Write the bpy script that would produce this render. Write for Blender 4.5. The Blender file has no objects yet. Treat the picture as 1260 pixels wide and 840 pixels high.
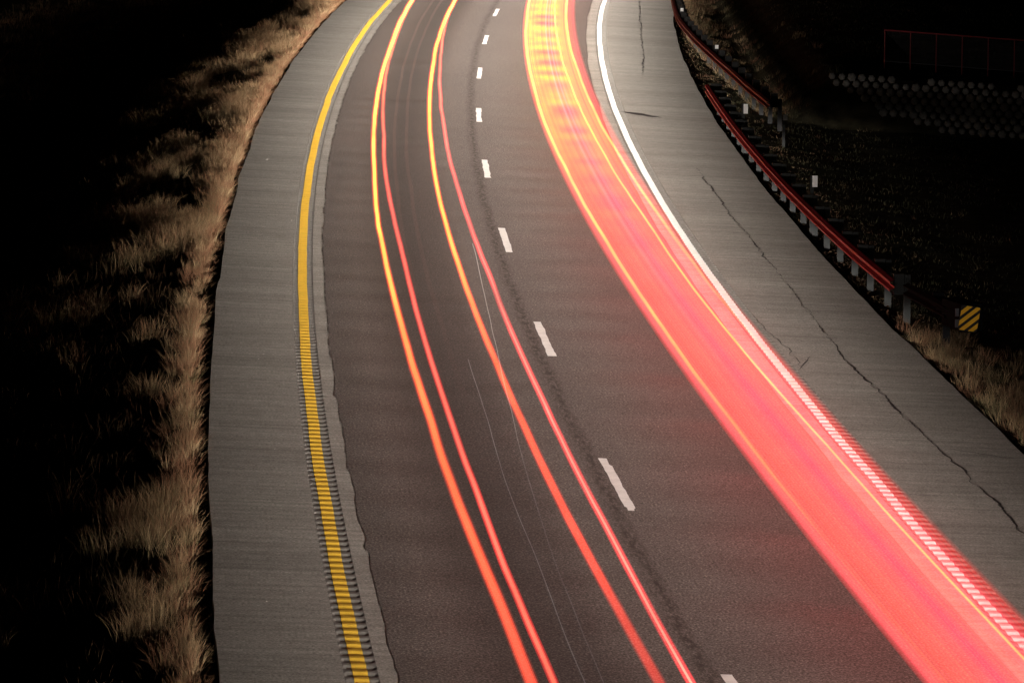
import bpy, math, random
import numpy as np
from mathutils import Matrix, Vector
sc = bpy.context.scene
C = sc.collection
rng = np.random.default_rng(7)
random.seed(7)
PI = math.pi

# ------------------------------------------------------------------ camera, world, exposure
cam_d = bpy.data.cameras.new('camera'); cam = bpy.data.objects.new('camera', cam_d); C.objects.link(cam)
sc.camera = cam
cam_d.sensor_width = 36.0; cam_d.lens = 4842.29 / 1260 * 36
cam_d.clip_start = 1.0; cam_d.clip_end = 3000
ROLL = 2.98
cam.matrix_world = Matrix.Translation((0, 0, 9.7074)) @ Matrix.Rotation(math.radians(90 - 8.844), 4, 'X') @ Matrix.Rotation(math.radians(ROLL), 4, 'Z')
UP = Vector((-math.sin(math.radians(ROLL)), 0, math.cos(math.radians(ROLL))))   # plumb: the road is banked
w = bpy.data.worlds.new('World'); sc.world = w; w.use_nodes = True
nt = w.node_tree; bgn = nt.nodes['Background']
sky = nt.nodes.new('ShaderNodeTexSky'); sky.sky_type = 'NISHITA'; sky.sun_disc = False
sky.sun_elevation = math.radians(2); sky.sun_rotation = math.radians(200)
nt.links.new(sky.outputs[0], bgn.inputs[0]); bgn.inputs[1].default_value = 0.00035     # night
sun_d = bpy.data.lights.new('moon', 'SUN'); sun_d.energy = 0.004; sun_d.angle = math.radians(.5); sun_d.color = (1, .95, .88)
sun = bpy.data.objects.new('moon', sun_d); C.objects.link(sun); sun.rotation_euler = (math.radians(50), 0, math.radians(-20))
vs = sc.view_settings; vs.view_transform = 'Standard'; vs.look = 'None'; vs.exposure = 0; vs.gamma = 1; vs.use_curve_mapping = False
sc.cycles.use_denoising = True; sc.cycles.denoiser = 'OPENIMAGEDENOISE'; sc.cycles.denoising_input_passes = 'RGB_ALBEDO_NORMAL'; sc.cycles.denoising_prefilter = 'ACCURATE'
sc.cycles.max_bounces = 4; sc.cycles.diffuse_bounces = 2; sc.cycles.glossy_bounces = 2
sc.cycles.transparent_max_bounces = 64
sc.cycles.sample_clamp_indirect = 4

# ------------------------------------------------------------------ the road's axis (the dashed line)
X0, TH0, K0, K1, K2, K3 = 5.62665550613, -0.118965005, 0.001382732867, 7.2989e-05, -0.000814716, 0.000550041
DS = .5
_s = np.arange(-60, 420, DS); _u = (np.clip(_s, -15, 150) - 50) / 50
_k = K0 + K1*_u + K2*_u**2 + K3*_u**3
_i0 = int(np.argmin(abs(_s)))
_t = np.cumsum(_k)*DS; _t = _t - _t[_i0] + TH0
_x = np.cumsum(np.sin(_t))*DS; _y = np.cumsum(np.cos(_t))*DS
_x = _x - _x[_i0] + X0; _y = _y - _y[_i0] + 12.0
def P(s, o, z=0.0):
    """road coordinates (along, to the right, up) -> world, arrays"""
    s = np.asarray(s, float); o = np.asarray(o, float)
    t = np.interp(s, _s, _t)
    return np.stack(np.broadcast_arrays(np.interp(s, _s, _x) + o*np.cos(t), np.interp(s, _s, _y) - o*np.sin(t), z), -1)
def V(s, o, z=0.0): return Vector(P(s, o, z).tolist())
def head(s): return float(np.interp(s, _s, _t))

# headlights of the traffic: each lamp stands at a car's nose, 0.65 m up, and throws its beam down the road (away from the camera)
def lamp_data(name, watts, wide):
    d = bpy.data.lights.new(name, 'SPOT'); d.energy = watts; d.spot_size = math.radians(wide); d.spot_blend = .9; d.shadow_soft_size = .09
    d.color = (1, .92, .85); d.use_nodes = True
    n = d.node_tree; em = n.nodes['Emission']
    tc = n.nodes.new('ShaderNodeTexCoord'); sx = n.nodes.new('ShaderNodeSeparateXYZ'); n.links.new(tc.outputs['Normal'], sx.inputs[0])
    # local Y is up, the beam goes along -Z: dipped beam, little above the horizon and less and less under 4 degrees
    r = n.nodes.new('ShaderNodeValToRGB'); mp = n.nodes.new('ShaderNodeMapRange')
    mp.inputs['From Min'].default_value = -.5; mp.inputs['From Max'].default_value = .1
    n.links.new(sx.outputs['Y'], mp.inputs['Value']); n.links.new(mp.outputs[0], r.inputs[0])
    e = r.color_ramp.elements
    def pos(y): return (y + .5)/.6
    e[0].position = 0; e[0].color = (.012,)*3+(1,)
    e[1].position = 1; e[1].color = (.03,)*3+(1,)
    for y, c in ((-.36, .05), (-.22, .22), (-.13, .75), (-.08, 1), (-.035, .55), (-.004, .34), (.02, .20), (.05, .08)):
        q = e.new(pos(y)); q.color = (c, c, c, 1)
    # the beam spreads over the lanes and shoulders and thins out beyond them
    def mth(op, a, b=None):
        q = n.nodes.new('ShaderNodeMath'); q.operation = op
        for sock, v in zip(q.inputs, (a, b)):
            if hasattr(v, 'is_output'): n.links.new(v, sock)
            elif v is not None: sock.default_value = v
        return q.outputs[0]
    ratio = mth('DIVIDE', mth('ABSOLUTE', sx.outputs['X']), mth('ADD', mth('ABSOLUTE', sx.outputs['Y']), .004))
    m2 = n.nodes.new('ShaderNodeMapRange'); m2.interpolation_type = 'SMOOTHSTEP'; m2.inputs['From Min'].default_value = 3.0; m2.inputs['From Max'].default_value = 10.0
    m2.inputs['To Min'].default_value = 1; m2.inputs['To Max'].default_value = .014; n.links.new(ratio, m2.inputs['Value'])
    # a little light just over the horizon, straight ahead: it reaches posts, plates and reflectors
    up_ = mth('MULTIPLY', mth('GREATER_THAN', sx.outputs['Y'], -.022), mth('MULTIPLY', mth('LESS_THAN', sx.outputs['Y'], .05), mth('LESS_THAN', mth('ABSOLUTE', sx.outputs['X']), .42)))
    n.links.new(mth('ADD', mth('MULTIPLY', r.outputs[0], m2.outputs[0]), mth('MULTIPLY', up_, .048)), em.inputs['Strength'])
    return d
def headlamps():
    for lane, o, w0, ph, up in (('left', -1.95, 1.0, 0.0, 1.6), ('right', 1.9, 1.0, 1.1, 2.7)):
        for i in range(88):
            s = -34 + i*2.2 + ph
            f = (.54 if lane == 'left' else .45) + up*max(0, min(1, (s - 5)/95)) ** 1.5
            d = lamp_data('headlight', HL*w0*f*random.uniform(.97, 1.03), 112)
            ob = bpy.data.objects.new('headlight', d); C.objects.link(ob)
            ob.matrix_world = Matrix.Translation(V(s, o, .74)) @ Matrix.Rotation(-head(s), 4, 'Z') @ Matrix.Rotation(math.radians(90), 4, 'X')
HL = 2250
headlamps()
def tail_lamps():
    for i in range(44):                                       # the red tail lamps of the same cars, shining back and to the sides
        s = -20 + i*4.0
        d = bpy.data.lights.new('tail_lamp', 'SPOT'); d.energy = 26; d.spot_size = math.radians(175); d.spot_blend = .5; d.shadow_soft_size = .06; d.color = (1, .03, .035)
        ob = bpy.data.objects.new('tail_lamp', d); C.objects.link(ob)
        ob.matrix_world = Matrix.Translation(V(s, 2.3, .95)) @ Matrix.Rotation(-head(s) + PI*.86, 4, 'Z') @ Matrix.Rotation(math.radians(90), 4, 'X')
tail_lamps()

# ------------------------------------------------------------------ helpers
def obj(name, V_, F, mats, parent=None, smooth=False, uv=None, col=None, mi=None):
    """F: int array (n,3), (n,4) or list of faces"""
    me = bpy.data.meshes.new(name)
    V_ = np.asarray(V_, np.float32).reshape(-1, 3)
    if isinstance(F, np.ndarray):
        n, k = F.shape
        me.vertices.add(len(V_)); me.vertices.foreach_set('co', V_.ravel())
        me.loops.add(n*k); me.loops.foreach_set('vertex_index', F.ravel().astype(np.int32))
        me.polygons.add(n); me.polygons.foreach_set('loop_start', np.arange(0, n*k, k, dtype=np.int32)); me.polygons.foreach_set('loop_total', np.full(n, k, np.int32))
        me.update(calc_edges=True)
    else:
        me.from_pydata(V_.tolist(), [], F); me.update()
    me.polygons.foreach_set('use_smooth', np.full(len(me.polygons), bool(smooth)))
    li = np.empty(len(me.loops), np.int32); me.loops.foreach_get('vertex_index', li)
    if uv is not None:
        l = me.uv_layers.new(name='road'); l.data.foreach_set('uv', np.asarray(uv, np.float32)[li].ravel())
    if col is not None:
        a = me.color_attributes.new('tone', 'FLOAT_COLOR', 'POINT'); c = np.ones((len(V_), 4), np.float32); c[:, :3] = col; a.data.foreach_set('color', c.ravel())
    for m in (mats if isinstance(mats, (list, tuple)) else [mats]): me.materials.append(m)
    if mi is not None: me.polygons.foreach_set('material_index', np.asarray(mi, np.int32))
    me.validate(); 
    o = bpy.data.objects.new(name, me); C.objects.link(o)
    if parent: o.parent = parent
    return o
def tag(o, label=None, cat=None, group=None, kind=None):
    if label: o['label'] = label
    if cat: o['category'] = cat
    if group: o['group'] = group
    if kind: o['kind'] = kind
    return o
def thing(name, label, cat, loc=(0, 0, 0), group=None):
    o = bpy.data.objects.new(name, None); C.objects.link(o); o.location = loc; o.empty_display_size = .2
    return tag(o, label, cat, group)
def grid(S, O, Z):
    """S (n,), O (n,m) or (m,), Z (n,m) -> verts, quads, uv"""
    n = len(S); O = np.broadcast_to(O, (n, np.shape(O)[-1])); m = O.shape[1]; Z = np.broadcast_to(Z, (n, m))
    v = P(np.repeat(S, m).reshape(n, m), O, Z).reshape(-1, 3)
    a = np.arange(n*m).reshape(n, m)
    f = np.stack([a[:-1, :-1], a[:-1, 1:], a[1:, 1:], a[1:, :-1]], -1).reshape(-1, 4)
    uv = np.stack([O, np.broadcast_to(S[:, None], (n, m))], -1).reshape(-1, 2)
    return v, f, uv
class MB:
    def __init__(s): s.v = []; s.f = []; s.m = []
    def add(s, vs, fs, mi=0):
        k = len(s.v); s.v += [tuple(q) for q in vs]; s.f += [tuple(i + k for i in f) for f in fs]; s.m += [mi]*len(fs)
    def box(s, M, sx, sy, sz, mi=0, bev=0.0, z0=False):
        """box of full sizes; z0: stands on the origin of M; bevelled upright edges"""
        hx, hy = sx/2, sy/2; b = bev
        ring = [(-hx+b, -hy), (hx-b, -hy), (hx, -hy+b), (hx, hy-b), (hx-b, hy), (-hx+b, hy), (-hx, hy-b), (-hx, -hy+b)] if b > 0 else [(-hx, -hy), (hx, -hy), (hx, hy), (-hx, hy)]
        n = len(ring); lo, hi = (0, sz) if z0 else (-sz/2, sz/2)
        vs = [M @ Vector((x, y, lo)) for x, y in ring] + [M @ Vector((x, y, hi)) for x, y in ring]
        fs = [tuple(range(n))[::-1], tuple(range(n, 2*n))] + [(i, (i+1) % n, n + (i+1) % n, n + i) for i in range(n)]
        s.add(vs, fs, mi)
    def tube(s, pts, r, n=8, mi=0):
        pts = [Vector(p) for p in pts]; rings = []
        for i, p in enumerate(pts):
            d = (pts[min(i+1, len(pts)-1)] - pts[max(i-1, 0)]).normalized()
            a = d.cross(Vector((0, 0, 1))); a = a.normalized() if a.length > 1e-4 else Vector((1, 0, 0)); b = a.cross(d)
            rings.append([p + (a*math.cos(2*PI*k/n) + b*math.sin(2*PI*k/n))*(r[i] if hasattr(r, '__len__') else r) for k in range(n)])
        vs = [v for q in rings for v in q]; fs = []
        for i in range(len(pts)-1):
            for k in range(n): fs.append((i*n+k, i*n+(k+1) % n, (i+1)*n+(k+1) % n, (i+1)*n+k))
        fs += [tuple(range(n))[::-1], tuple(range((len(pts)-1)*n, len(pts)*n))]
        s.add(vs, fs, mi)
    def build(s, name, mats, parent=None, smooth=False):
        o = obj(name, s.v, s.f, mats, parent, smooth, mi=s.m); return o
def frame(s, o, z=0.0, yaw=0.0):
    """a plumb frame at a road point: local +Y down the road, +X to the right"""
    t = -head(s) + yaw
    z_ = UP; y_ = Vector((-math.sin(t), math.cos(t), 0)); x_ = y_.cross(z_).normalized(); y_ = z_.cross(x_)
    M = Matrix((x_, y_, z_)).transposed().to_4x4(); M.translation = V(s, o, z); return M
def sn(x, seed=0, oct=4, base=.05):
    """smooth 1-D noise"""
    r = np.random.default_rng(seed); y = np.zeros_like(np.asarray(x, float)); a = 1.
    for k in range(oct):
        g = r.normal(size=4096); q = np.asarray(x, float)*base*2**k + 500; i = np.floor(q).astype(int) % 4095; f = q - np.floor(q); f = f*f*(3-2*f)
        y += a*(g[i]*(1-f) + g[i+1]*f); a *= .5
    return y
def n2(x, y, seed=0, sc_=1.0):
    """smooth 2-D value noise, about -1..1"""
    r = np.random.default_rng(seed); g = r.uniform(-1, 1, (256, 256)); out = 0; a = 1.
    for k in range(3):
        X = np.asarray(x)*sc_*2**k + 77; Y = np.asarray(y)*sc_*2**k + 31
        i = np.floor(X).astype(int); j = np.floor(Y).astype(int); fx = X-i; fy = Y-j; fx = fx*fx*(3-2*fx); fy = fy*fy*(3-2*fy)
        i %= 255; j %= 255
        out = out + a*((g[i, j]*(1-fx)+g[i+1, j]*fx)*(1-fy) + (g[i, j+1]*(1-fx)+g[i+1, j+1]*fx)*fy); a *= .5
    return out

# ------------------------------------------------------------------ materials
class NT:
    def __init__(s, name, rough=.8, metal=0., spec=.3):
        s.m = bpy.data.materials.new(name); s.m.use_nodes = True; s.t = s.m.node_tree; s.b = s.t.nodes['Principled BSDF']
        s.b.inputs['Roughness'].default_value = rough; s.b.inputs['Metallic'].default_value = metal; s.b.inputs['Specular IOR Level'].default_value = spec
    def n(s, k, **kw):
        q = s.t.nodes.new(k)
        for a, v in kw.items(): setattr(q, a, v)
        return q
    def l(s, a, b): s.t.links.new(a, b)
    def coord(s, sx, sy, kind='UV'):
        tc = s.n('ShaderNodeTexCoord'); m = s.n('ShaderNodeMapping'); m.inputs['Scale'].default_value = (sx, sy, sx); s.l(tc.outputs[kind], m.inputs[0]); return m.outputs[0]
    def noise(s, vec, scale=1., detail=4, rough=.55):
        q = s.n('ShaderNodeTexNoise'); q.inputs['Scale'].default_value = scale; q.inputs['Detail'].default_value = detail; q.inputs['Roughness'].default_value = rough; s.l(vec, q.inputs['Vector']); return q.outputs['Fac']
    def ramp(s, fac, stops):
        q = s.n('ShaderNodeValToRGB'); e = q.color_ramp.elements
        e[0].position, e[0].color = stops[0][0], (*stops[0][1], 1); e[1].position, e[1].color = stops[-1][0], (*stops[-1][1], 1)
        for p_, c in stops[1:-1]: k = e.new(p_); k.color = (*c, 1)
        s.l(fac, q.inputs[0]); return q.outputs[0]
    def mix(s, a, b, fac=1., mode='MULTIPLY'):
        q = s.n('ShaderNodeMix', data_type='RGBA', blend_type=mode)
        for sock, v in ((q.inputs[6], a), (q.inputs[7], b), (q.inputs[0], fac)):
            if hasattr(v, 'is_output'): s.l(v, sock)
            else: sock.default_value = v if not isinstance(v, tuple) else (*v, 1)
        return q.outputs[2]
    def bump(s, h, strength=.3, dist=.005):
        q = s.n('ShaderNodeBump'); q.inputs['Strength'].default_value = strength; q.inputs['Distance'].default_value = dist; s.l(h, q.inputs['Height']); s.l(q.outputs[0], s.b.inputs['Normal'])
    def out(s, c): s.l(c, s.b.inputs['Base Color']) if hasattr(c, 'is_output') else s.b.inputs['Base Color'].__setattr__('default_value', (*c, 1)); return s.m
def g(v): return (v, v, v)
def mat_asphalt():
    q = NT('asphalt', .85, spec=.2)
    fine = q.noise(q.coord(34, 26), 1, 3, .75); mid = q.noise(q.coord(7, 8), 1, 5, .65); streak = q.noise(q.coord(1.2, 9), 1, 4, .6); big = q.noise(q.coord(.5, .12), 1, 3)
    c = q.ramp(fine, [(.32, (.030, .024, .021)), (.5, (.092, .078, .069)), (.70, (.27, .235, .21))])
    c = q.mix(c, q.ramp(mid, [(.3, g(.74)), (.7, g(1.2))])); c = q.mix(c, q.ramp(streak, [(.3, g(.90)), (.7, g(1.07))])); c = q.mix(c, q.ramp(big, [(.3, g(.93)), (.7, g(1.06))]))
    # mild oil, and the passing cars' shade painted into the left lane: x of the uv map is the distance from the dashed line
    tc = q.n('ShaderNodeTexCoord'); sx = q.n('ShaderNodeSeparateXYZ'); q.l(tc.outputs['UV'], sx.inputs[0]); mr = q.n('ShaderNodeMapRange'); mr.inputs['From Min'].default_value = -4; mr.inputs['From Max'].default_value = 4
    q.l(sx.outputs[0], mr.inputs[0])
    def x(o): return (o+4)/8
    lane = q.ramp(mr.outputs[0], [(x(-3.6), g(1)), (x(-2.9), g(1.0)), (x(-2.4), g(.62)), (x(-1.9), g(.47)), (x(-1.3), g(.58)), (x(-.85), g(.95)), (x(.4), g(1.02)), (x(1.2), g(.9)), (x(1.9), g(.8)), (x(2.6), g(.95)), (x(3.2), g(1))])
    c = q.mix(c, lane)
    # a soft ragged dark stain along the construction seam left of the dashes
    wv = q.noise(q.coord(.0, .35), 1, 4); ad = q.n('ShaderNodeMath', operation='MULTIPLY_ADD'); q.l(wv, ad.inputs[0]); ad.inputs[1].default_value = .02; q.l(mr.outputs[0], ad.inputs[2])
    seam = q.ramp(ad.outputs[0], [(x(-.36)+.01, g(0)), (x(-.22)+.01, g(1)), (x(-.17)+.01, g(1)), (x(-.05)+.01, g(0))])
    br = q.ramp(q.noise(q.coord(14, 3.2), 1, 5, .7), [(.40, g(.05)), (.60, g(.95))])
    c = q.mix(c, (.028, .021, .017), q.mix(seam, br), 'MIX')
    q.bump(fine, .6, .006); return q.out(c)
def mat_shoulder():
    q = NT('shoulder_concrete', .85, spec=.2)
    fine = q.noise(q.coord(30, 30), 1, 4, .75); streak = q.noise(q.coord(.25, 7), 1, 5, .75); band = q.noise(q.coord(.10, .9), 1, 3, .6); blot = q.noise(q.coord(5, 5), 1, 5, .7)
    c = q.ramp(fine, [(.32, (.14, .132, .115)), (.5, (.30, .285, .252)), (.68, (.47, .45, .40))])
    c = q.mix(c, q.ramp(streak, [(.34, g(.70)), (.5, g(.97)), (.66, g(1.12))])); c = q.mix(c, q.ramp(band, [(.33, g(.85)), (.62, g(1.07))])); c = q.mix(c, q.ramp(blot, [(.32, g(.80)), (.7, g(1.12))]))
    q.bump(fine, .3, .004); return q.out(c)
def mat_paint(name, col, worn):
    q = NT(name, .6, spec=.3); fine = q.noise(q.coord(45, 45), 1, 3, .7); big = q.noise(q.coord(5, 4), 1, 4)
    c = q.ramp(fine, [(.28, worn), (.42, col), (1, col)]); c = q.mix(c, q.ramp(big, [(.3, g(.82)), (.6, g(1.0))])); q.bump(fine, .3, .003); return q.out(c)
def mat_plain(name, col, rough=.7, metal=0., var=.25, scale=6., spec=.3):
    q = NT(name, rough, metal, spec); n_ = q.noise(q.coord(scale, scale, 'Object'), 1, 4); return q.out(q.mix(col, q.ramp(n_, [(.3, g(1-var)), (.7, g(1+var))])))
def mat_attr(name, rough=.8, trans=False):
    q = NT(name, rough, spec=.15); a = q.n('ShaderNodeAttribute', attribute_name='tone'); q.out(a.outputs['Color'])
    return q.m
def mat_glow(name, strength=1., sample=False):
    """light itself: adds its colour to whatever is behind it"""
    m = bpy.data.materials.new(name); m.use_nodes = True; t = m.node_tree; t.nodes.clear()
    out = t.nodes.new('ShaderNodeOutputMaterial'); add = t.nodes.new('ShaderNodeAddShader'); em = t.nodes.new('ShaderNodeEmission'); tr = t.nodes.new('ShaderNodeBsdfTransparent'); a = t.nodes.new('ShaderNodeAttribute'); a.attribute_name = 'tone'
    t.links.new(a.outputs['Color'], em.inputs[0]); em.inputs[1].default_value = strength
    t.links.new(em.outputs[0], add.inputs[0]); t.links.new(tr.outputs[0], add.inputs[1]); t.links.new(add.outputs[0], out.inputs[0])
    m.cycles.emission_sampling = 'AUTO' if sample else 'NONE'
    return m
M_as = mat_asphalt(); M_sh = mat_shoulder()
M_ye = mat_paint('yellow_paint', (.66, .40, .038), (.22, .15, .05)); M_wh = mat_paint('white_paint', (.66, .65, .62), (.28, .27, .25)); M_rum = mat_plain('dusty_groove', (.15, .142, .126), .9, 0., .3, 14., .1)
M_tar = mat_plain('crack_tar', (.022, .019, .017), .7)
M_soil = mat_plain('soil', (.017, .015, .009), .95, var=.7, scale=2.2, spec=.02)
M_end = mat_plain('end_treatment_black', (.004, .004, .0045), .8, 0., .3, 5., .05); M_grass = mat_attr('grass_blade'); M_leaf = mat_attr('leaf')
M_redlit = mat_plain('red_lit_rail_steel', (.27, .018, .036), .45, .4, .2, 3.); M_post = mat_plain('weathered_post', (.013, .0145, .014), .7, 0., .35, 8.); M_postfar = mat_plain('dim_lit_post', (.012, .012, .012), .8, 0., .3, 8.)  # rail's base colour holds the red tail-lamp glow; far posts darkened as less lit
M_dark = mat_plain('dark_steel', (.018, .018, .02), .6, 0., .3); M_refl = mat_plain('white_reflector', (.95, .95, .94), .5, 0., .02)
M_yel = mat_plain('sign_yellow', (.95, .52, .02), .6, 0., .05); M_blk = mat_plain('sign_black', (.012, .011, .010), .6, 0., .1); M_gry = mat_plain('grey_plate', (.10, .10, .11), .6)
M_blk2 = mat_plain('concrete_block', (.11, .105, .096), .9, 0., .35, 2.5)

# ------------------------------------------------------------------ ground
def terrain_z(s, o, X, Y):
    l = np.clip(-5.33 - o, 0, None); r = np.clip(o - 6.13, 0, None)
    zl = -.07 - .17*np.minimum(l, 1.2) - .27*np.clip(l-1.2, 0, 4)- .12*np.clip(l-5.2, 0, 6) - .05*np.clip(l-9, 0, 30) + .05*n2(s, o, 3, .7)*np.minimum(l, 1)
    zr = -.06 - .085*np.minimum(r, 3.5) + .04*n2(s, o, 4, .6)*np.minimum(r, 1)
    # the terrace above the block slope at the far right
    yb = np.interp(X, [8.05, 10.8, 13, 17.8, 60], [104.2, 103.8, 103.3, 102.3, 92]) + .35; k = np.clip((Y - yb)/1.1, 0, 1)*np.clip((X-6.9)/1.3, 0, 1)
    zr = zr + k*1.25 + .03*np.clip(Y-yb-3, 0, 200)*np.clip((X-8)/4, 0, 1)
    z = np.where(o < 0, zl, zr); return np.where((o > -5.33) & (o < 6.13), -.10, z)
def ground():
    S = np.concatenate([np.arange(-60, 0, 3), np.arange(0, 84, .8), np.arange(84, 104, .25), np.arange(104, 160, .8), np.arange(160, 419, 6)])
    O = np.concatenate([-np.geomspace(300, 20, 14), np.arange(-19.5, -5.4, .4), [-5.34, -5.3, -2, 2, 6.1, 6.14], np.arange(6.3, 24, .4), np.geomspace(24.5, 300, 14)])
    SS, OO = np.meshgrid(S, O, indexing='ij'); W = P(SS, OO); Z = terrain_z(SS, OO, W[..., 0], W[..., 1])
    v, f, uv = grid(S, O, Z); o = obj('ground', v, f, M_soil, uv=uv, smooth=True); tag(o, kind='structure')
ground()

# ------------------------------------------------------------------ road, shoulders, rumble strips, lines
RS = np.arange(-40, 330, 1.0)
def strip(name, o0, o1, z, mat, S=RS, skirt=None, wob=(0, 0), seed=1, n=2):
    t = np.linspace(0, 1, n)
    a = o0 + wob[0]*sn(S, seed, 5, .35); b = o1 + wob[1]*sn(S, seed+9, 5, .35)
    O = a[:, None]*(1-t) + b[:, None]*t; Z = np.full(O.shape, z)
    if skirt == 'l': O = np.c_[O[:, :1]-.01, O]; Z = np.c_[Z[:, :1]-.2, Z]
    if skirt == 'r': O = np.c_[O, O[:, -1:]+.01]; Z = np.c_[Z, Z[:, -1:]-.2]
    v, f, uv = grid(S, O, Z); o = obj(name, v, f, mat, uv=uv); tag(o, kind='structure'); return o
fineS = np.arange(-40, 330, .12)
strip('paved_shoulder', -5.33, -4.05, 0, M_sh, S=fineS, skirt='l', wob=(.012, 0), n=3)
strip('paved_shoulder', -3.69, -3.30, 0, M_sh)
strip('paved_shoulder', 3.05, 3.47, 0, M_sh)
strip('paved_shoulder', 3.83, 6.13, 0, M_sh, S=fineS, skirt='r', wob=(0, .016), n=3, seed=4)
# the asphalt's ragged left edge: small scallops
aw = .013*sn(fineS, 21, 6, 1.6) + .024*np.abs(((fineS*.5 + .5*sn(fineS, 5, 2, .25)) % 1) - .25)
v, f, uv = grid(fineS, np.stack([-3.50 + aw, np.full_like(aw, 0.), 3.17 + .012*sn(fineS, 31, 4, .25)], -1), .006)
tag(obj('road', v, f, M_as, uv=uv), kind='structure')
PITCH = .3048
def rumble(name, o0, o1, lift, mat, s0=-38, s1=170):
    k = 10; S = np.arange(s0, s1, PITCH/k); ph = (S/PITCH) % 1
    d = np.where(ph < .58, -.016*np.sin(PI*ph/.58)**.8, 0) + lift
    if lift == 0: O = np.array([o0, o0+.035, o1-.035, o1]); Z = np.stack([0*d, d, d, 0*d], -1)
    else:
        wob = .006*sn(S, int(o0*100) % 97, 4, .3)
        O = np.stack([o0 + wob, o1 + wob], -1); Z = np.stack([d, d], -1)
    v, f, uv = grid(S, O, Z); tag(obj(name, v, f, mat, uv=uv), kind='structure')
rumble('rumble_strip', -4.05, -3.69, 0, M_rum); rumble('rumble_strip', 3.47, 3.83, 0, M_rum)
rumble('yellow_edge_line', -3.955, -3.80, .004, M_ye); rumble('white_edge_line', 3.525, 3.665, .004, M_wh)
for k in range(-5, 14):                                    # ten-foot dashes, thirty-foot gaps
    a = 37.2 + (k-1)*12.15 - .05; S = np.linspace(a, a + 3.55, 40)
    w0 = .006*sn(S, 40+k, 4, 2.); w1 = .006*sn(S, 70+k, 4, 2.)
    L = -.065 + w0; R_ = .065 + w1
    if k == 1: R_[-6:] -= .035; L[:3] += .03; R_[:2] -= .03
    t = np.linspace(0, 1, 4); O = L[:, None]*(1-t) + R_[:, None]*t
    v, f, uv = grid(S, O, .011); tag(obj('lane_line', v, f, M_wh, uv=uv), kind='structure')
def crack(name, pts, w, z, seed, amp=.03, taper=False, fine=.06):
    s_ = [q[0] for q in pts]; o_ = [q[1] for q in pts]
    if s_[0] > s_[-1]: s_ = s_[::-1]; o_ = o_[::-1]
    S = np.arange(s_[0], s_[-1], fine); c = np.interp(S, s_, o_) + amp*(sn(S, seed, 5, .5)*.7 + .5*sn(S, seed+2, 3, 3.5)); hw = w*np.clip(.28 + .6*np.abs(sn(S, seed+1, 5, 1.2)) - .25*(sn(S, seed+4, 2, .3) > .5), .06, 2)
    if taper: hw = hw*np.sin(np.linspace(.1, PI-.1, len(S)))
    v, f, uv = grid(S, np.stack([c-hw, c+hw], -1), z); tag(obj(name, v, f, M_tar, uv=uv), kind='structure')
crack('road_crack', [(28, 4.97), (36.65, 4.94), (38.8, 5.01), (41.5, 4.97), (44.3, 4.84), (50, 4.81), (55, 4.90), (66.8, 4.95), (77.6, 4.84)], .014, .004, 11, .04)
crack('road_crack', [(102.6, 4.75), (108.4, 4.89), (120.6, 4.98), (134, 4.87)], .02, .004, 13, .03)
crack('road_crack', [(48.9, 3.88), (52.1, 3.92), (54.9, 3.86)], .013, .004, 14, .04, True)
crack('road_crack', [(28, 4.95), (31, 5.06), (34, 5.03)], .035, .003, 15, .04, True)
def cross_crack(s0, o0, s1, o1, w, seed):
    """a crack running across the road"""
    O = np.linspace(o0, o1, 40); c = np.linspace(s0, s1, 40) + .05*sn(O, seed, 5, 4.); hw = w*np.sin(np.linspace(.08, PI-.08, 40))
    A = P(c-hw, O, .005); B = P(c+hw, O, .005); v = np.stack([A, B], 1).reshape(-1, 3); a = np.arange(39)*2
    tag(obj('road_crack', v, np.stack([a, a+2, a+3, a+1], -1), M_tar), kind='structure')
cross_crack(90.4, 3.70, 89.3, 4.73, .32, 3); cross_crack(48.9, 3.86, 50.3, 4.25, .05, 4)
cross_crack(66.2, 3.9, 65.7, 5.9, .014, 5); cross_crack(53.6, 4.9, 52.6, 6.1, .014, 6); cross_crack(42.6, 4.9, 41.8, 6.0, .016, 7); cross_crack(83, 4.0, 82.6, 5.6, .018, 8)

# ------------------------------------------------------------------ light trails: the tail lamps of the traffic, at lamp height over the road
M_tube = mat_glow('tail_lamp_light'); M_band = mat_glow('merged_tail_lamp_light', sample=True)
def trail(label, pts, z, shells, seed, s0=None, s1=172, wob=.012, group=None):
    """shells: list of (radius, [(s, rgb) ...]); nested tubes, each adding its light (half per wall)"""
    q = sorted(pts); S = np.arange(-25 if s0 is None else s0, s1, .6)
    o = np.interp(S, [a for a, b in q], [b for a, b in q]); k = np.ones(21)/21; o = np.convolve(np.pad(o, 10, 'edge'), k, 'valid') + .6*wob*sn(S, seed, 3, .18)
    zz = z + .008*sn(S, seed+3, 3, .2); n = 12; VV = []; FF = []; CC = []; base = 0
    for r, stops in shells:
        ss = [a for a, c in stops]; col = np.stack([np.interp(S, ss, [c[i] for a, c in stops]) for i in range(3)], -1)*(1 + .10*sn(S, seed+5, 4, .5))[:, None]
        rr = r if not hasattr(r, '__len__') else .78*np.interp(S, [a for a, b in r], [b for a, b in r])
        rr = np.broadcast_to(rr, S.shape)
        for j in range(n):
            a = 2*PI*j/n; VV.append(P(S, o + rr*math.cos(a), zz + rr*math.sin(a)))
        m = len(S); idx = base + np.arange(n)[:, None]*m + np.arange(m)[None, :]; idx2 = np.roll(idx, -1, 0)
        FF.append(np.stack([idx[:, :-1], idx[:, 1:], idx2[:, 1:], idx2[:, :-1]], -1).reshape(-1, 4)); CC.append(np.tile(np.clip(col*.5, 0, None), (n, 1))); base += n*m
    ob = obj('light_trail', np.concatenate(VV), np.concatenate(FF), M_tube, col=np.concatenate(CC), smooth=True)
    tag(ob, label, 'light trail', group); return ob
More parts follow.
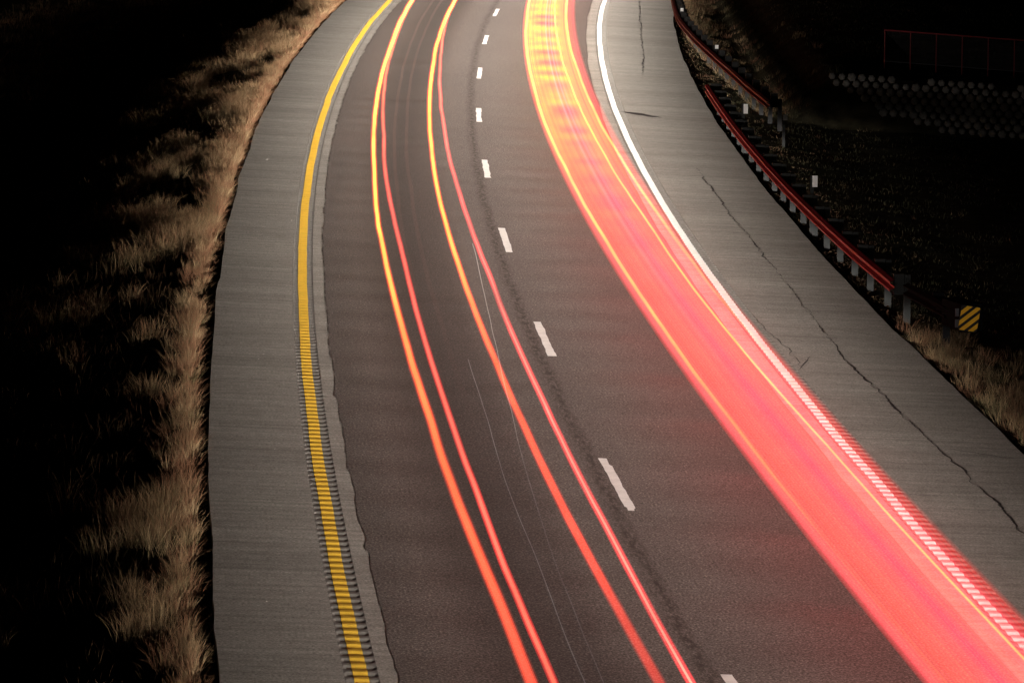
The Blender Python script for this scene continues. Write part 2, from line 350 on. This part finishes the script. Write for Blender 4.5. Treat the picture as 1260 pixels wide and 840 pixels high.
GT = 'light trails of passing tail lamps'
def two(r, near, far, s=((24, 95))): return (r, [(s[0], near), (s[1], far)])
A_ = [(116.66, -2.57), (99.91, -2.49), (87.08, -2.52), (76.25, -2.52), (60.51, -2.54), (46.15, -2.51), (36.08, -2.51), (24.89, -2.48)]
B_ = [(92.25, -2.37), (84.07, -2.38), (74.44, -2.33), (61.82, -2.31), (52.65, -2.26), (44.39, -2.29), (34.33, -2.34), (24.03, -2.37), (125, -2.42)]
C_ = [(116.2, -1.24), (90.72, -1.25), (81.57, -1.26), (65.72, -1.3), (55.35, -1.27), (40.71, -1.25), (32.78, -1.24), (25.36, -1.18)]
D_ = [(113.39, -1.06), (101.55, -1.09), (92.83, -1.06), (75.37, -1.02), (60.51, -1.0), (52.52, -.98), (38.48, -1.05), (29.58, -1.09), (23.76, -1.13)]
R1 = (.55, .012, .006)
trail('broad yellow and orange light trail, leftmost on the road beside the yellow line', A_, .8, [
    ([(24, .095), (60, .085), (120, .13)], [(24, (.10, .008, .004)), (60, (.22, .012, .006)), (120, (.35, .012, .005))]),
    ([(24, .075), (60, .066), (120, .10)], [(24, (.55, .035, .015)), (60, (.5, .03, .01)), (120, (.6, .05, .01))]),
    ([(24, .055), (60, .047), (120, .075)], [(24, (.45, .04, .02)), (45, (.5, .14, .02)), (58, (.8, .48, .04)), (120, (1.1, .75, .08))]),
    ([(24, .035), (60, .032), (120, .05)], [(24, (.2, .03, .02)), (42, (.4, .12, .03)), (60, (.7, .50, .09)), (120, (1, .6, .12))])], 1, group=GT)
trail('thin pink red light trail just right of the leftmost yellow one', B_, 1.0, [
    ([(24, .055), (120, .075)], [(24, (.45, .006, .008)), (120, (.40, .01, .008))]),
    ([(24, .038), (120, .05)], [(24, (.5, .06, .04)), (60, (.5, .06, .05)), (120, (.6, .18, .08))]),
    ([(24, .022), (120, .03)], [(24, (.3, .14, .07)), (60, (.2, .10, .06)), (120, (.6, .28, .07))])], 2, group=GT)
trail('orange light trail turning dark red near the front, second from the dashed white line', C_, .7, [
    ([(24, .080), (60, .078), (120, .12)], [(24, (.12, .004, .003)), (60, (.25, .010, .004)), (120, (.35, .012, .005))]),
    ([(24, .060), (60, .060), (120, .09)], [(24, (.26, .010, .006)), (32, (.5, .02, .01)), (60, (.6, .04, .01)), (120, (.6, .05, .01))]),
    ([(24, .045), (60, .044), (120, .07)], [(24, (.08, .006, .004)), (32, (.4, .03, .01)), (46, (.5, .08, .02)), (60, (.8, .38, .03)), (120, (1.1, .75, .08))]),
    ([(24, .028), (60, .030), (120, .045)], [(24, (.03, .0, .0)), (36, (.1, .02, .01)), (50, (.4, .14, .03)), (60, (.6, .30, .06)), (120, (1, .55, .10))])], 3, group=GT)
trail('thin pink red light trail with a pale core, nearest the dashed white line', D_, 1.1, [
    ([(24, .055), (120, .075)], [(24, (.45, .006, .012)), (120, (.35, .01, .008))]),
    ([(24, .042), (120, .05)], [(24, (.5, .04, .04)), (60, (.5, .06, .06)), (120, (.6, .12, .06))]),
    ([(24, .014), (60, .02), (120, .03)], [(24, (.4, .35, .22)), (60, (.25, .10, .07)), (120, (.6, .3, .12))])], 4, group=GT)
# faint spark lines between them
M1 = [(.006, [(20, (.0, .0, .0)), (26, (.04, .04, .04)), (40, (.06, .06, .06)), (50, (.22, .21, .20)), (60, (.30, .29, .28)), (63, (.25, .25, .25))])]
trail('hair thin faint white light trail beside the pink trail next to the dashes', [(24, -1.45), (40, -1.15), (49, -.87), (59.7, -.64), (62.5, -.66)], .02, M1, 6, s0=24, s1=62.6, wob=.02, group=GT)
trail('hair thin faint white light trail running down the middle of the left lane', [(24, -1.6), (30, -1.55), (40, -1.42), (49, -1.35)], .02, [(.005, [(24, (.06, .06, .06)), (50, (.13, .13, .13))])], 7, s0=24, s1=49, wob=.03, group=GT)
# two ghostly reddish lines in the far left lane
for lab, oo, sd in (('left', -2.07, 8), ('right', -1.80, 9)):
    trail('faint brownish red light trail in the dark far left lane, the %s of two' % lab, [(40, oo), (125, oo+.02)], .5, [(.035, [(38, (0, 0, 0)), (70, (.022, .009, .006)), (120, (.05, .03, .024))])], sd, s0=38, s1=150, group=GT)

def band():
    """the wide strand in the right lane where the tail lamps of many cars merged: one closed slab of light, just over 1 m above the road"""
    S = np.arange(-25, 172, .25); O = np.arange(1.16, 2.80, .0125); SS, OO = np.meshgrid(S, O, indexing='ij')
    far = np.clip((SS - 52)/42, 0, 1); far = far*far*(3-2*far)
    def prof(st): xs = [a for a, c in st]; return np.stack([np.interp(OO, xs, [c[i] for a, c in st]) for i in range(3)], -1)
    near = prof([(1.16, (0, 0, 0)), (1.175, (.4, .006, .01)), (1.20, (.95, .05, .07)), (1.26, (1.05, .11, .12)), (1.33, (1.1, .13, .10)), (1.42, (1.0, .095, .085)), (1.50, (1.1, .13, .09)), (1.62, (1.1, .125, .105)), (1.78, (1.1, .115, .11)), (1.86, (1.1, .125, .135)), (1.98, (1.05, .128, .145)), (2.06, (1.1, .145, .14)), (2.22, (1.1, .16, .13)), (2.34, (1.05, .14, .13)), (2.44, (1.0, .12, .13)), (2.50, (1.0, .085, .095)), (2.60, (.9, .05, .058)), (2.66, (.55, .008, .010)), (2.70, (.70, .012, .012)), (2.74, (.40, .004, .004)), (2.78, (0, 0, 0))])
    farc = prof([(1.16, (0, 0, 0)), (1.175, (.45, .006, .01)), (1.20, (1.0, .06, .05)), (1.25, (1.15, .45, .06)), (1.30, (1.1, .42, .07)), (1.38, (1.1, .52, .07)), (1.52, (1.1, .50, .07)), (1.64, (1.15, .42, .07)), (1.78, (1.15, .36, .08)), (1.9, (1.15, .38, .10)), (2.0, (1.15, .36, .10)), (2.14, (1.15, .40, .08)), (2.26, (1.1, .48, .08)), (2.38, (1.1, .42, .07)), (2.46, (1.1, .40, .07)), (2.53, (1.1, .15, .05)), (2.58, (1.0, .09, .05)), (2.68, (1.0, .05, .06)), (2.72, (.6, .02, .03)), (2.76, (.1, 0, 0)), (2.78, (0, 0, 0))])
    c = near*(1-far[..., None]) + farc*far[..., None]
    # pulsing lamps: cross bars far away, fading as the strand comes nearer; fine lengthwise streaks
    bar = .6*sn(S, 51, 2, .16) + .8*np.sin(S*1.9 + 1.5*sn(S, 55, 2, .1)) + .5*sn(S, 56, 2, .8); bar = np.clip(bar*.6, -.8, 1)[:, None]
    env = np.exp(-((OO-1.86)/.36)**4)*np.clip((SS-46)/40, 0, 1)
    c[..., 1] *= np.clip(1 + .95*env*bar, .3, 2.2); c[..., 2] *= 1 - .35*env*bar; c[..., 2] = np.minimum(c[..., 2], .85*c[..., 1] + .02 + .25*(1-far))
    env2 = np.exp(-((OO-1.45)/.16)**4)*far; bar2 = np.sign(sn(S, 52, 3, .9))[:, None]; c[..., 1] *= 1 + .14*env2*bar2
    st = sn(O*60, 53, 4, .5)[None, :]; c *= (1 + .05*st)[..., None]; c[..., 1] *= (1 + .24*sn(O*60, 54, 3, .9))[None, :]*(1 + .10*sn(S, 58, 3, .08))[:, None]
    pale = (np.exp(-((OO-(1.83+.0006*(SS-60)))/.022)**2) + .8*np.exp(-((OO-1.95)/.02)**2) + .5*np.exp(-((OO-2.03)/.018)**2))*np.clip((SS-38)/45, 0, 1)
    c[..., 1] += .20*pale; c[..., 2] += .22*pale
    for ce, w_, a in ((1.385, .014, .42), (1.47, .012, .34), (1.56, .010, .15), (2.40, .012, .15), (2.655, .008, .5)): c *= (1 - a*np.exp(-((OO-ce)/w_)**2))[..., None]
    c = np.clip(c, 0, None).reshape(-1, 3)*.5
    c *= .93
    T, f1, _ = grid(S, O, 1.075); Bm, f2, _ = grid(S, O, 1.025); n = len(T)
    v = np.concatenate([T, Bm]); f = np.concatenate([f1, f2[:, ::-1] + n])
    ob = obj('light_trail', v, f, M_band, col=np.concatenate([c, c]), smooth=True)
    tag(ob, 'very wide pink and orange band of merged light trails filling the right lane', 'light trail', GT)
band()
Y1 = [(102.75, 1.29), (81.4, 1.24), (65.6, 1.25), (57.5, 1.255), (50.86, 1.26), (46.2, 1.25), (38.2, 1.25), (24, 1.27)]
Y2 = [(75.58, 2.11), (69.1, 2.1), (62.99, 2.13), (58.92, 2.13), (56.46, 2.08), (47.75, 2.06), (40.39, 2.05), (37.1, 2.09), (30.57, 2.1), (24.3, 2.11), (120, 2.12)]
Y3 = [(117.66, 2.48), (93.71, 2.46), (85.71, 2.49), (77.91, 2.46), (71.7, 2.51), (56.58, 2.51), (47.91, 2.49), (30, 2.5)]
trail('bright yellow light trail along the left edge of the wide pink band', Y1, 1.14, [
    ([(24, .03), (120, .06)], [(30, (.0, .0, .0)), (40, (.2, .12, .0)), (60, (.3, .30, .03)), (120, (.3, .3, .05))]),
    ([(24, .018), (120, .035)], [(30, (.0, .02, .0)), (40, (.2, .16, .02)), (60, (.3, .30, .06)), (120, (.3, .3, .10))])], 10, group=GT)
trail('thin bright yellow light trail inside the right part of the wide pink band', Y2, 1.3, [
    ([(24, .018), (60, .028), (120, .05)], [(24, (.2, .18, .0)), (60, (.3, .28, .02)), (120, (.3, .3, .04))]),
    ([(24, .010), (60, .014), (120, .03)], [(24, (.2, .24, .02)), (60, (.3, .30, .06)), (120, (.3, .3, .1))])], 11, wob=.008, group=GT)
trail('yellow light trail along the right edge of the wide band, fading towards the front', Y3, 1.16, [
    ([(24, .03), (60, .04), (120, .055)], [(34, (0, 0, 0)), (50, (.1, .10, .01)), (62, (.3, .26, .02)), (120, (.3, .3, .04))]),
    ([(24, .01), (60, .02), (120, .035)], [(40, (0, 0, 0)), (55, (.1, .10, .02)), (66, (.3, .30, .06)), (120, (.3, .3, .1))])], 12, wob=.008, group=GT)

# ------------------------------------------------------------------ guardrails
WP = [(.006, .745), (-.012, .742), (-.030, .725), (-.078, .700), (-.083, .680), (-.078, .660), (-.006, .612), (0, .590), (-.006, .568), (-.078, .520), (-.083, .500), (-.078, .480), (-.030, .455), (-.012, .438), (.006, .435)]
WP = [(a, .47 + (b - .435)*.79) for a, b in WP]
def wbeam(name, path, parent, mat, dz=0.0):
    s_ = np.array([q[0] for q in path]); o_ = np.array([q[1] for q in path]); i = np.argsort(s_); S = np.arange(s_.min(), s_.max()+.01, .5)
    o = np.interp(S, s_[i], o_[i]); k = np.ones(9)/9; o = np.convolve(np.pad(o, 4, 'edge'), k, 'valid')
    m = len(WP); a = np.array(WP); lean = -math.tan(math.radians(ROLL))
    front = P(np.repeat(S[:, None], m, 1), o[:, None] + a[None, :, 0] + a[None, :, 1]*lean, a[None, :, 1]+dz)
    back = P(np.repeat(S[:, None], m, 1), o[:, None] + a[None, ::-1, 0] + .006 + a[None, ::-1, 1]*lean, a[None, ::-1, 1]+dz)
    v = np.concatenate([front, back], 1); n, mm = v.shape[:2]; idx = np.arange(n*mm).reshape(n, mm); j = np.roll(idx, -1, 1)
    f = np.stack([idx[:-1], j[:-1], j[1:], idx[1:]], -1).reshape(-1, 4)
    return obj(name, v.reshape(-1, 3), f, mat, parent, smooth=False)
def post(s, o, parent, h=.76, yaw=0.0, block=True, zb=-.2, mt=None):
    """I-section steel post with a deeper block between it and the rail"""
    M = frame(s, o + .28, zb, yaw); b = MB(); H = h - zb
    b.box(M @ Matrix.Translation((0, -.05, 0)), .11, .008, H, z0=True); b.box(M @ Matrix.Translation((0, .05, 0)), .11, .008, H, z0=True); b.box(M, .008, .092, H, z0=True)
    q = b.build('post', mt or M_post, parent)
    if block:
        b = MB(); b.box(frame(s, o + .10, .41, yaw), .19, .13, .36, bev=.01, z0=True); b.build('blockout', mt or M_post, q)
    return q
near_path = [(91.9, 6.06), (80.9, 6.03), (70.6, 6.05), (63.8, 6.11), (58.3, 6.19), (54.7, 6.28)]
gr = thing('guardrail', 'red lit steel guardrail on posts beside the right shoulder, ending at the striped marker', 'guardrail', V(73, 6.2, 0), 'steel guardrails')
def world_parent(parent):
    for ch in parent.children: ch.matrix_parent_inverse = parent.matrix_world.inverted()
wbeam('rail', near_path, gr, M_redlit)
def near_o(s): return float(np.interp(s, [q[0] for q in near_path][::-1], [q[1] for q in near_path][::-1]))
for i in range(20): s = 91.35 - i*1.905; post(s, near_o(s) + .02, gr)
# terminal: dark rail flaring away to an extruder head with a striped plate
term = [(54.75, 6.28), (53.6, 6.48), (52.6, 6.68), (51.9, 6.86)]
wbeam('terminal_rail', term, gr, M_end)
post(53.0, 6.62, gr, .66, block=True, mt=M_end)
b = MB(); Mh = frame(51.75, 6.88, .38, .25); b.box(Mh, .34, .75, .44, bev=.02, z0=True); b.box(Mh @ Matrix.Translation((0, -.42, -.01)), .40, .10, .46, bev=.02, z0=True); b.box(Mh @ Matrix.Translation((0, .55, .12)), .2, .45, .2, bev=.02, z0=True)
head_o = b.build('end_terminal', M_end, gr); b = MB()
for dz in (.06, .24): b.box(Mh @ Matrix.Translation((-.20, -.36, dz)), .10, .02, .13, bev=0, z0=True)
b.build('bracket', M_gry, head_o)
def hazard_plate(M, w, h, parent):
    """yellow plate with black diagonal stripes rising to the right; stripes are bars laid 3 mm proud, cut to the plate"""
    b = MB(); t = .004; c = .025
    pts = [(-w/2+c, 0), (w/2-c, 0), (w/2, c), (w/2, h-c), (w/2-c, h), (-w/2+c, h), (-w/2, h-c), (-w/2, c)]
    vs = [M @ Vector((x, -t, z)) for x, z in pts] + [M @ Vector((x, t, z)) for x, z in pts]; n = 8
    b.add(vs, [tuple(range(n)), tuple(range(2*n-1, n-1, -1))] + [(i, i+n, (i+1) % n+n, (i+1) % n) for i in range(n)])
    q = b.build('hazard_plate', M_blk, parent); b = MB()
    def clip(poly, f):
        out = []
        for i in range(len(poly)):
            A, B = poly[i], poly[(i+1) % len(poly)]; fa, fb = f(A), f(B)
            if fa >= 0: out.append(A)
            if fa*fb < 0: u = fa/(fa-fb); out.append((A[0]+(B[0]-A[0])*u, A[1]+(B[1]-A[1])*u))
        return out
    per = .112; bw = .064
    for k in range(-5, 6):
        c0 = k*per + .045; poly = [(x*.97, h/2 + (z-h/2)*.97) for x, z in pts]; d = lambda p_: (p_[1] - h/2)*.70 - p_[0]*.714 - c0
        poly = clip(poly, lambda p_: d(p_) + bw/2); poly = clip(poly, lambda p_: bw/2 - d(p_)) if poly else poly
        if len(poly) >= 3: b.add([M @ Vector((x, -t-.003, z)) for x, z in poly], [tuple(range(len(poly)))])
    b.build('yellow_stripe', M_yel, q); return q
hazard_plate(frame(51.2, 6.90, .40, 0.05) @ Matrix.Rotation(math.radians(9), 4, 'Y'), .325, .415, gr)
bpy.context.view_layer.update(); world_parent(gr)

far_path = [(170, 5.9), (150, 5.98), (135, 6.08), (126.65, 6.15), (117.61, 6.24), (109.98, 6.54), (103.43, 6.86), (98.43, 7.10), (92.93, 7.30), (88.89, 7.52)]
gf = thing('guardrail', 'dark red guardrail flaring away from the far right shoulder behind the nearer rail', 'guardrail', V(105, 6.8, 0), 'steel guardrails')
wbeam('rail', far_path, gf, mat_plain('dim_lit_rail_steel', (.075, .010, .015), .5, .3, .3, 2.), dz=-.10)  # red glow held in the base colour, darkened for the farther rail's weaker light
def far_o(s): return float(np.interp(s, [q[0] for q in far_path][::-1], [q[1] for q in far_path][::-1]))
i = 0
s = 89.4
while s < 150:
    post(s, far_o(s) + .02, gf, .62, mt=M_postfar); s += 1.905
for s in (104.1, 119.4, 134.6):
    b = MB(); b.box(frame(s, far_o(s) + .08, .70), .10, .006, .11, z0=True); b.build('reflector', M_refl, gf)
    b = MB(); b.box(frame(s, far_o(s) + .08, .58) @ Matrix.Translation((0, .01, 0)), .03, .008, .2, z0=True); b.build('bracket', M_post, gf)
bpy.context.view_layer.update(); world_parent(gf)

def delineator(s, o, h, label, size=(.105, .23), mat=None, cut=0):
    t = thing('delineator_post', label, 'delineator', V(s, o, -.15), 'roadside delineator posts')
    b = MB(); M = frame(s, o, -.2); b.box(M, .075, .02, h + .2, bev=.004, z0=True); b.build('post', M_post, t)
    b = MB(); b.box(frame(s, o, h - size[1]) @ Matrix.Translation((0, -.016, 0)), size[0], .006, size[1], bev=0, z0=True); b.build('reflector', mat or M_refl, t)
    bpy.context.view_layer.update(); world_parent(t)
delineator(82.05, 6.30, 1.12, 'slim post with bright white reflector behind the guardrail, farther of the two there')
delineator(66.93, 6.36, 1.12, 'slim post with bright white reflector behind the guardrail, nearer the striped marker')
delineator(85.2, 7.55, .62, 'short post with dim grey reflector by the end of the dark red far guardrail', (.11, .14), mat_plain('dull_reflector', (.28, .28, .28), .6))

# ------------------------------------------------------------------ block slope and fence, far right
def block_slope():
    bot = [(8.05, 104.2), (8.8, 104.1), (9.6, 104.0), (10.8, 103.8), (13.0, 103.3), (17.8, 102.3)]
    L = np.cumsum([0]+[math.dist(a, b) for a, b in zip(bot, bot[1:])]); r = random.Random(4); b = MB()
    nrow = 9; zb = [.72, .45, .05, -.25, -.35, -.42]; hs = [.95, .98, 1.0, .98, 1.02, 1.05]
    u = 0; du = .265
    M8 = 6
    cols = int(L[-1]/du)
    for i in range(cols):
        for j in range(nrow):
            uu = (i + .5*(j % 2))*du
            if uu > L[-1]: continue
            x = np.interp(uu, L, [q[0] for q in bot]); y = np.interp(uu, L, [q[1] for q in bot]); hmax = np.interp(uu, L, hs) + .08*math.sin(uu*2.3) + .05*math.sin(uu*5.1)
            z = j*.168 - .42; z0 = np.interp(uu, L, zb)
            if z > hmax or z < z0 + .04*math.sin(uu*3.1): continue
            c = Vector((x + .10*j*.15, y + .62*(j*.168), z + .05)); rad = .116*r.uniform(.8, 1.12); vs = []
            # a rounded face: dome of three rings
            for k, (rr, dd) in enumerate(((1.0, 0), (.82, .05), (.45, .08))):
                for m in range(M8):
                    a = 2*PI*m/M8 + .2; vs.append(c + Vector((rr*rad*math.cos(a), -dd + rr*rad*.45*math.sin(a), rr*rad*.95*math.sin(a))))
            vs.append(c + Vector((0, -.088, 0))); fs = []
            for k in range(2):
                for m in range(M8): fs.append((k*M8+m, k*M8+(m+1) % M8, (k+1)*M8+(m+1) % M8, (k+1)*M8+m))
            for m in range(M8): fs.append((2*M8+m, 2*M8+(m+1) % M8, 3*M8))
            b.add(vs, fs)
    o = b.build('block_slope', M_blk2)
    tag(o, 'slope of staggered round faced concrete blocks in the dark at the upper right', 'retaining wall')
block_slope()
def fence():
    A, B = Vector((9.9, 108.9, 1.02)), Vector((17.5, 106.4, 1.02)); t = thing('fence', 'dark low fence with thin reddish posts above the block slope', 'fence', A)
    n = 12
    b = MB(); b.tube([A + UP*.98, B + UP*.98], .022); b.build('top_rail', M_fence, t)
    b = MB(); b.tube([A + UP*.12, B + UP*.12], .015); b.build('bottom_rail', M_dark, t)
    for i in range(n):
        c = A.lerp(B, i/(n-1)) - UP*.5; b = MB(); b.tube([c, c + UP*1.5], .017); b.build('post', M_fence, t)
    b = MB(); d = (B-A)
    k = 150
    for i in range(k):
        for sg in (-1, 1):
            u0 = i/k; u1 = u0 + sg*.9/d.length
            if 0 <= u1 <= 1: b.tube([A.lerp(B, u0) + UP*.12, A.lerp(B, u1) + UP*.98], .0025, 3)
    b.build('wire_mesh', M_dark, t)
    bpy.context.view_layer.update(); world_parent(t)
M_fence = mat_plain('red_lit_fence_steel', (.10, .006, .009), .6)  # tail-lamp red put into the colour of plain steel posts and top rail
fence()

# ------------------------------------------------------------------ grass, litter
def blades(base, height, lean, col, width, seed, tipcol=None):
    """base (n,3), lean (n,2) tip offset as a share of the height; five vertices a blade: a quad and a tip"""
    r = np.random.default_rng(seed); n = len(base); a = r.uniform(0, PI, n); wx = np.cos(a)*width/2; wy = np.sin(a)*width/2
    off = np.stack([wx, wy, 0*wx], -1); L3 = np.c_[lean*height[:, None], np.zeros(n)]
    mid = base + L3*.42 + np.c_[np.zeros((n, 2)), height*.55]; tip = base + L3 + np.c_[np.zeros((n, 2)), height*(1-.12*(lean**2).sum(1))]
    v = np.stack([base-off, base+off, mid+off*.8, mid-off*.8, tip+off*.15, tip-off*.15], 1).reshape(-1, 3)
    k = np.arange(n)*6; f = np.concatenate([np.stack([k, k+1, k+2, k+3], -1), np.stack([k+3, k+2, k+4, k+5], -1)])
    c = np.repeat(col, 6, 0).reshape(n, 6, 3)
    if tipcol is not None: c[:, 2:4] = .55*col[:, None] + .45*tipcol[:, None]; c[:, 4:] = tipcol[:, None]
    return v, f, c.reshape(-1, 3)
STRAW = np.array((.21, .15, .08)); RUST = np.array((.16, .078, .043)); DULL = np.array((.07, .07, .03)); PALE = np.array((.30, .225, .125))
def clumps(cs, co, hgt, num, spread, tone, seed, wmin=.006, rust=.65):
    r = np.random.default_rng(seed); rep = np.repeat(np.arange(len(cs)), num); n = len(rep)
    rad = spread[rep]*np.sqrt(r.random(n)); an = r.uniform(0, 2*PI, n); s = cs[rep] + rad*np.cos(an)*1.3; o = co[rep] + rad*np.sin(an)
    W = P(s, o); z = terrain_z(s, o, W[:, 0], W[:, 1]); base = W.copy(); base[:, 2] = z - .02
    h = hgt[rep]*r.uniform(.45, 1.15, n); t = np.interp(s, _s, _t)
    lx = (rad/spread[rep])*np.sin(an)*.45 + r.normal(0, .30, n); ly = (rad/spread[rep])*np.cos(an)*.4 + r.normal(0, .30, n)
    lean = np.stack([lx*np.cos(t) + ly*np.sin(t), -lx*np.sin(t) + ly*np.cos(t)], -1)
    col = tone[rep]*r.uniform(.6, 1.35, n)[:, None]; w = np.maximum(wmin, W[:, 1]*.00009)*r.uniform(.7, 1.3, n)
    # keep the blades off the paving
    tipo = o + lx*h; bad = ((o > -5.36) & (o < 6.2)); k = ~bad
    tip = ((1-rust)*col + rust*np.array((.14, .075, .038))*r.uniform(.6, 1.5, n)[:, None]); return blades(base[k], h[k], lean[k], col[k], w[k], seed+1, tip[k])
def join(parts):
    V_, F_, C_2, b = [], [], [], 0
    for v, f, c in parts: V_.append(v); F_.append(f+b); C_2.append(c); b += len(v)
    return np.concatenate(V_), np.concatenate(F_), np.concatenate(C_2)
def tones(n, r, share):
    pick = r.choice(4, n, p=share); return np.stack([STRAW, RUST, DULL, PALE])[pick]*r.uniform(.8, 1.2, n)[:, None]
def left_grass():
    r = np.random.default_rng(5); parts = []
    # a ragged row of tufts against the shoulder
    n = 1500; s = r.uniform(15, 150, n); o = -5.55 - np.abs(r.normal(0, .17, n)); den = sn(s, 61, 4, .5)
    parts.append(clumps(s, o, np.clip(.15 + .07*np.clip(den, -1.2, 1.2) + .16*r.random(n), .06, .4), np.full(n, 42), .05 + .07*r.random(n), tones(n, r, (.36, .46, .04, .14)), 100, .004))
    n = 1500; s = r.uniform(60, 150, n); o = -5.5 - np.abs(r.normal(0, .12, n))            # low rusty fringe farther off
    parts.append(clumps(s, o, .10 + .08*r.random(n), np.full(n, 30), .08 + .08*r.random(n), tones(n, r, (.15, .80, .05, .0)), 105, .005))
    # patches behind: wide beyond sixty metres, a few near
    n = 5200; s = r.uniform(15, 150, n); reach = np.interp(s, [15, 45, 60, 85, 110, 150], [.45, .5, .9, 1.0, .75, .6]); o = -5.85 - r.exponential(1, n)*reach; m = n2(s*.55, o*1.6, 8, .7)
    k = (m > np.interp(s, [15, 45, 60, 90], [.55, .42, -.02, -.1])) & (o > -10); s, o, m = s[k], o[k], m[k]
    parts.append(clumps(s, o, .16 + .20*np.clip(m, 0, 1) + .14*r.random(len(s)), np.full(len(s), 34), .09 + .13*r.random(len(s)), tones(len(s), r, (.50, .14, .10, .26)), 110, .004))
    n = 5200; s = r.uniform(15, 150, n); o = r.uniform(-20, -5.7, n)
    parts.append(clumps(s, o, .14 + .16*r.random(n), np.full(n, 14), .25 + .2*r.random(n), tones(n, r, (.3, .25, .45, .0))*.4, 120, .004))  # tones darkened to stand in for light fading away from the road
    v, f, c = join(parts); tag(obj('dry_grass', v, f, M_grass, col=c), 'dry straw and rust coloured grass along the left shoulder', 'grass', kind='stuff')
left_grass()
def right_grass():
    r = np.random.default_rng(9); parts = []
    n = 420; s = r.uniform(25, 54, n); o = 6.32 + np.abs(r.normal(0, 1, n))*.8
    parts.append(clumps(s, o, .16 + .14*r.random(n), np.full(n, 55), .12 + .12*r.random(n), tones(n, r, (.45, .25, .15, .15))*.55, 130, .004, .15))
    n = 900; s = r.uniform(54, 140, n); o = 6.3 + r.exponential(.8, n)
    parts.append(clumps(s, o, .05 + .07*r.random(n), np.full(n, 14), .14 + .12*r.random(n), tones(n, r, (.35, .3, .3, .05))*.30, 140, .004, 0))
    n = 6000; s = r.uniform(25, 150, n); o = r.uniform(6.6, 22, n)
    parts.append(clumps(s, o, .05 + .06*r.random(n), np.full(n, 12), .25 + .2*r.random(n), tones(n, r, (.08, .04, .88, 0))*.28, 150, .004, 0))
    n = 900; s = r.uniform(93, 150, n); o = np.array([far_o(a) for a in s]) + .35 + r.exponential(.45, n)
    parts.append(clumps(s, o, .12 + .14*r.random(n), np.full(n, 34), .12 + .12*r.random(n), tones(n, r, (.5, .25, .2, .05))*.40, 160, .004, .1))
    v, f, c = join(parts); tag(obj('verge_grass', v, f, M_grass, col=c), 'short dim green and straw grass on the right verge', 'grass', kind='stuff')
right_grass()
def litter():
    r = np.random.default_rng(12); n = 3000; s = r.uniform(25, 145, n); o = 6.16 + r.exponential(.45, n); k = o < 11; s, o = s[k], o[k]
    n2_ = 1500; s = np.r_[s, r.uniform(20, 145, n2_)]; o = np.r_[o, -5.36 - r.exponential(.10, n2_)]; n = len(s)
    W = P(s, o); W[:, 2] = terrain_z(s, o, W[:, 0], W[:, 1]) + .015 + .03*r.random(n)
    a = r.uniform(0, 2*PI, n); L = r.uniform(.02, .05, n); u = np.stack([np.cos(a), np.sin(a), r.uniform(-.5, .5, n)], -1)*L[:, None]; w_ = np.stack([-np.sin(a), np.cos(a), r.uniform(-.6, .6, n)], -1)*L[:, None]*.6
    v = np.stack([W-u, W+w_, W+u, W-w_], 1).reshape(-1, 3); k = np.arange(n)*4; f = np.stack([k, k+1, k+2, k+3], -1)
    c = .28*np.array([(.16, .085, .045), (.22, .15, .08), (.09, .06, .035)])[r.choice(3, n)]*r.uniform(.6, 1.4, n)[:, None]
    tag(obj('fallen_leaves', v, f, M_leaf, col=np.repeat(c, 4, 0)), 'brown leaf litter along the edges of the paved shoulders', 'leaves', kind='stuff')
    # grit on the shoulders
    n = 110; s = r.uniform(24, 120, n); o = np.where(r.random(n) < .55, r.uniform(-5.25, -4.1, n), r.uniform(3.9, 6.0, n)); W = P(s, o, .006); q = r.uniform(.004, .009, n)
    T = np.array([(1, 0, 0), (-.5, .87, 0), (-.5, -.87, 0), (0, 0, 1.1)]); v = (W[:, None, :] + T[None]*q[:, None, None]*r.uniform(.7, 1.3, (n, 4, 1))).reshape(-1, 3); k = np.arange(n)*4
    f = np.concatenate([np.stack([k, k+1, k+3], -1), np.stack([k+1, k+2, k+3], -1), np.stack([k+2, k, k+3], -1)])
    tag(obj('grit', v, f, mat_plain('pale_stone', (.55, .52, .47), .5)), 'pale grit scattered on the paved shoulders', 'gravel', kind='stuff')
litter()
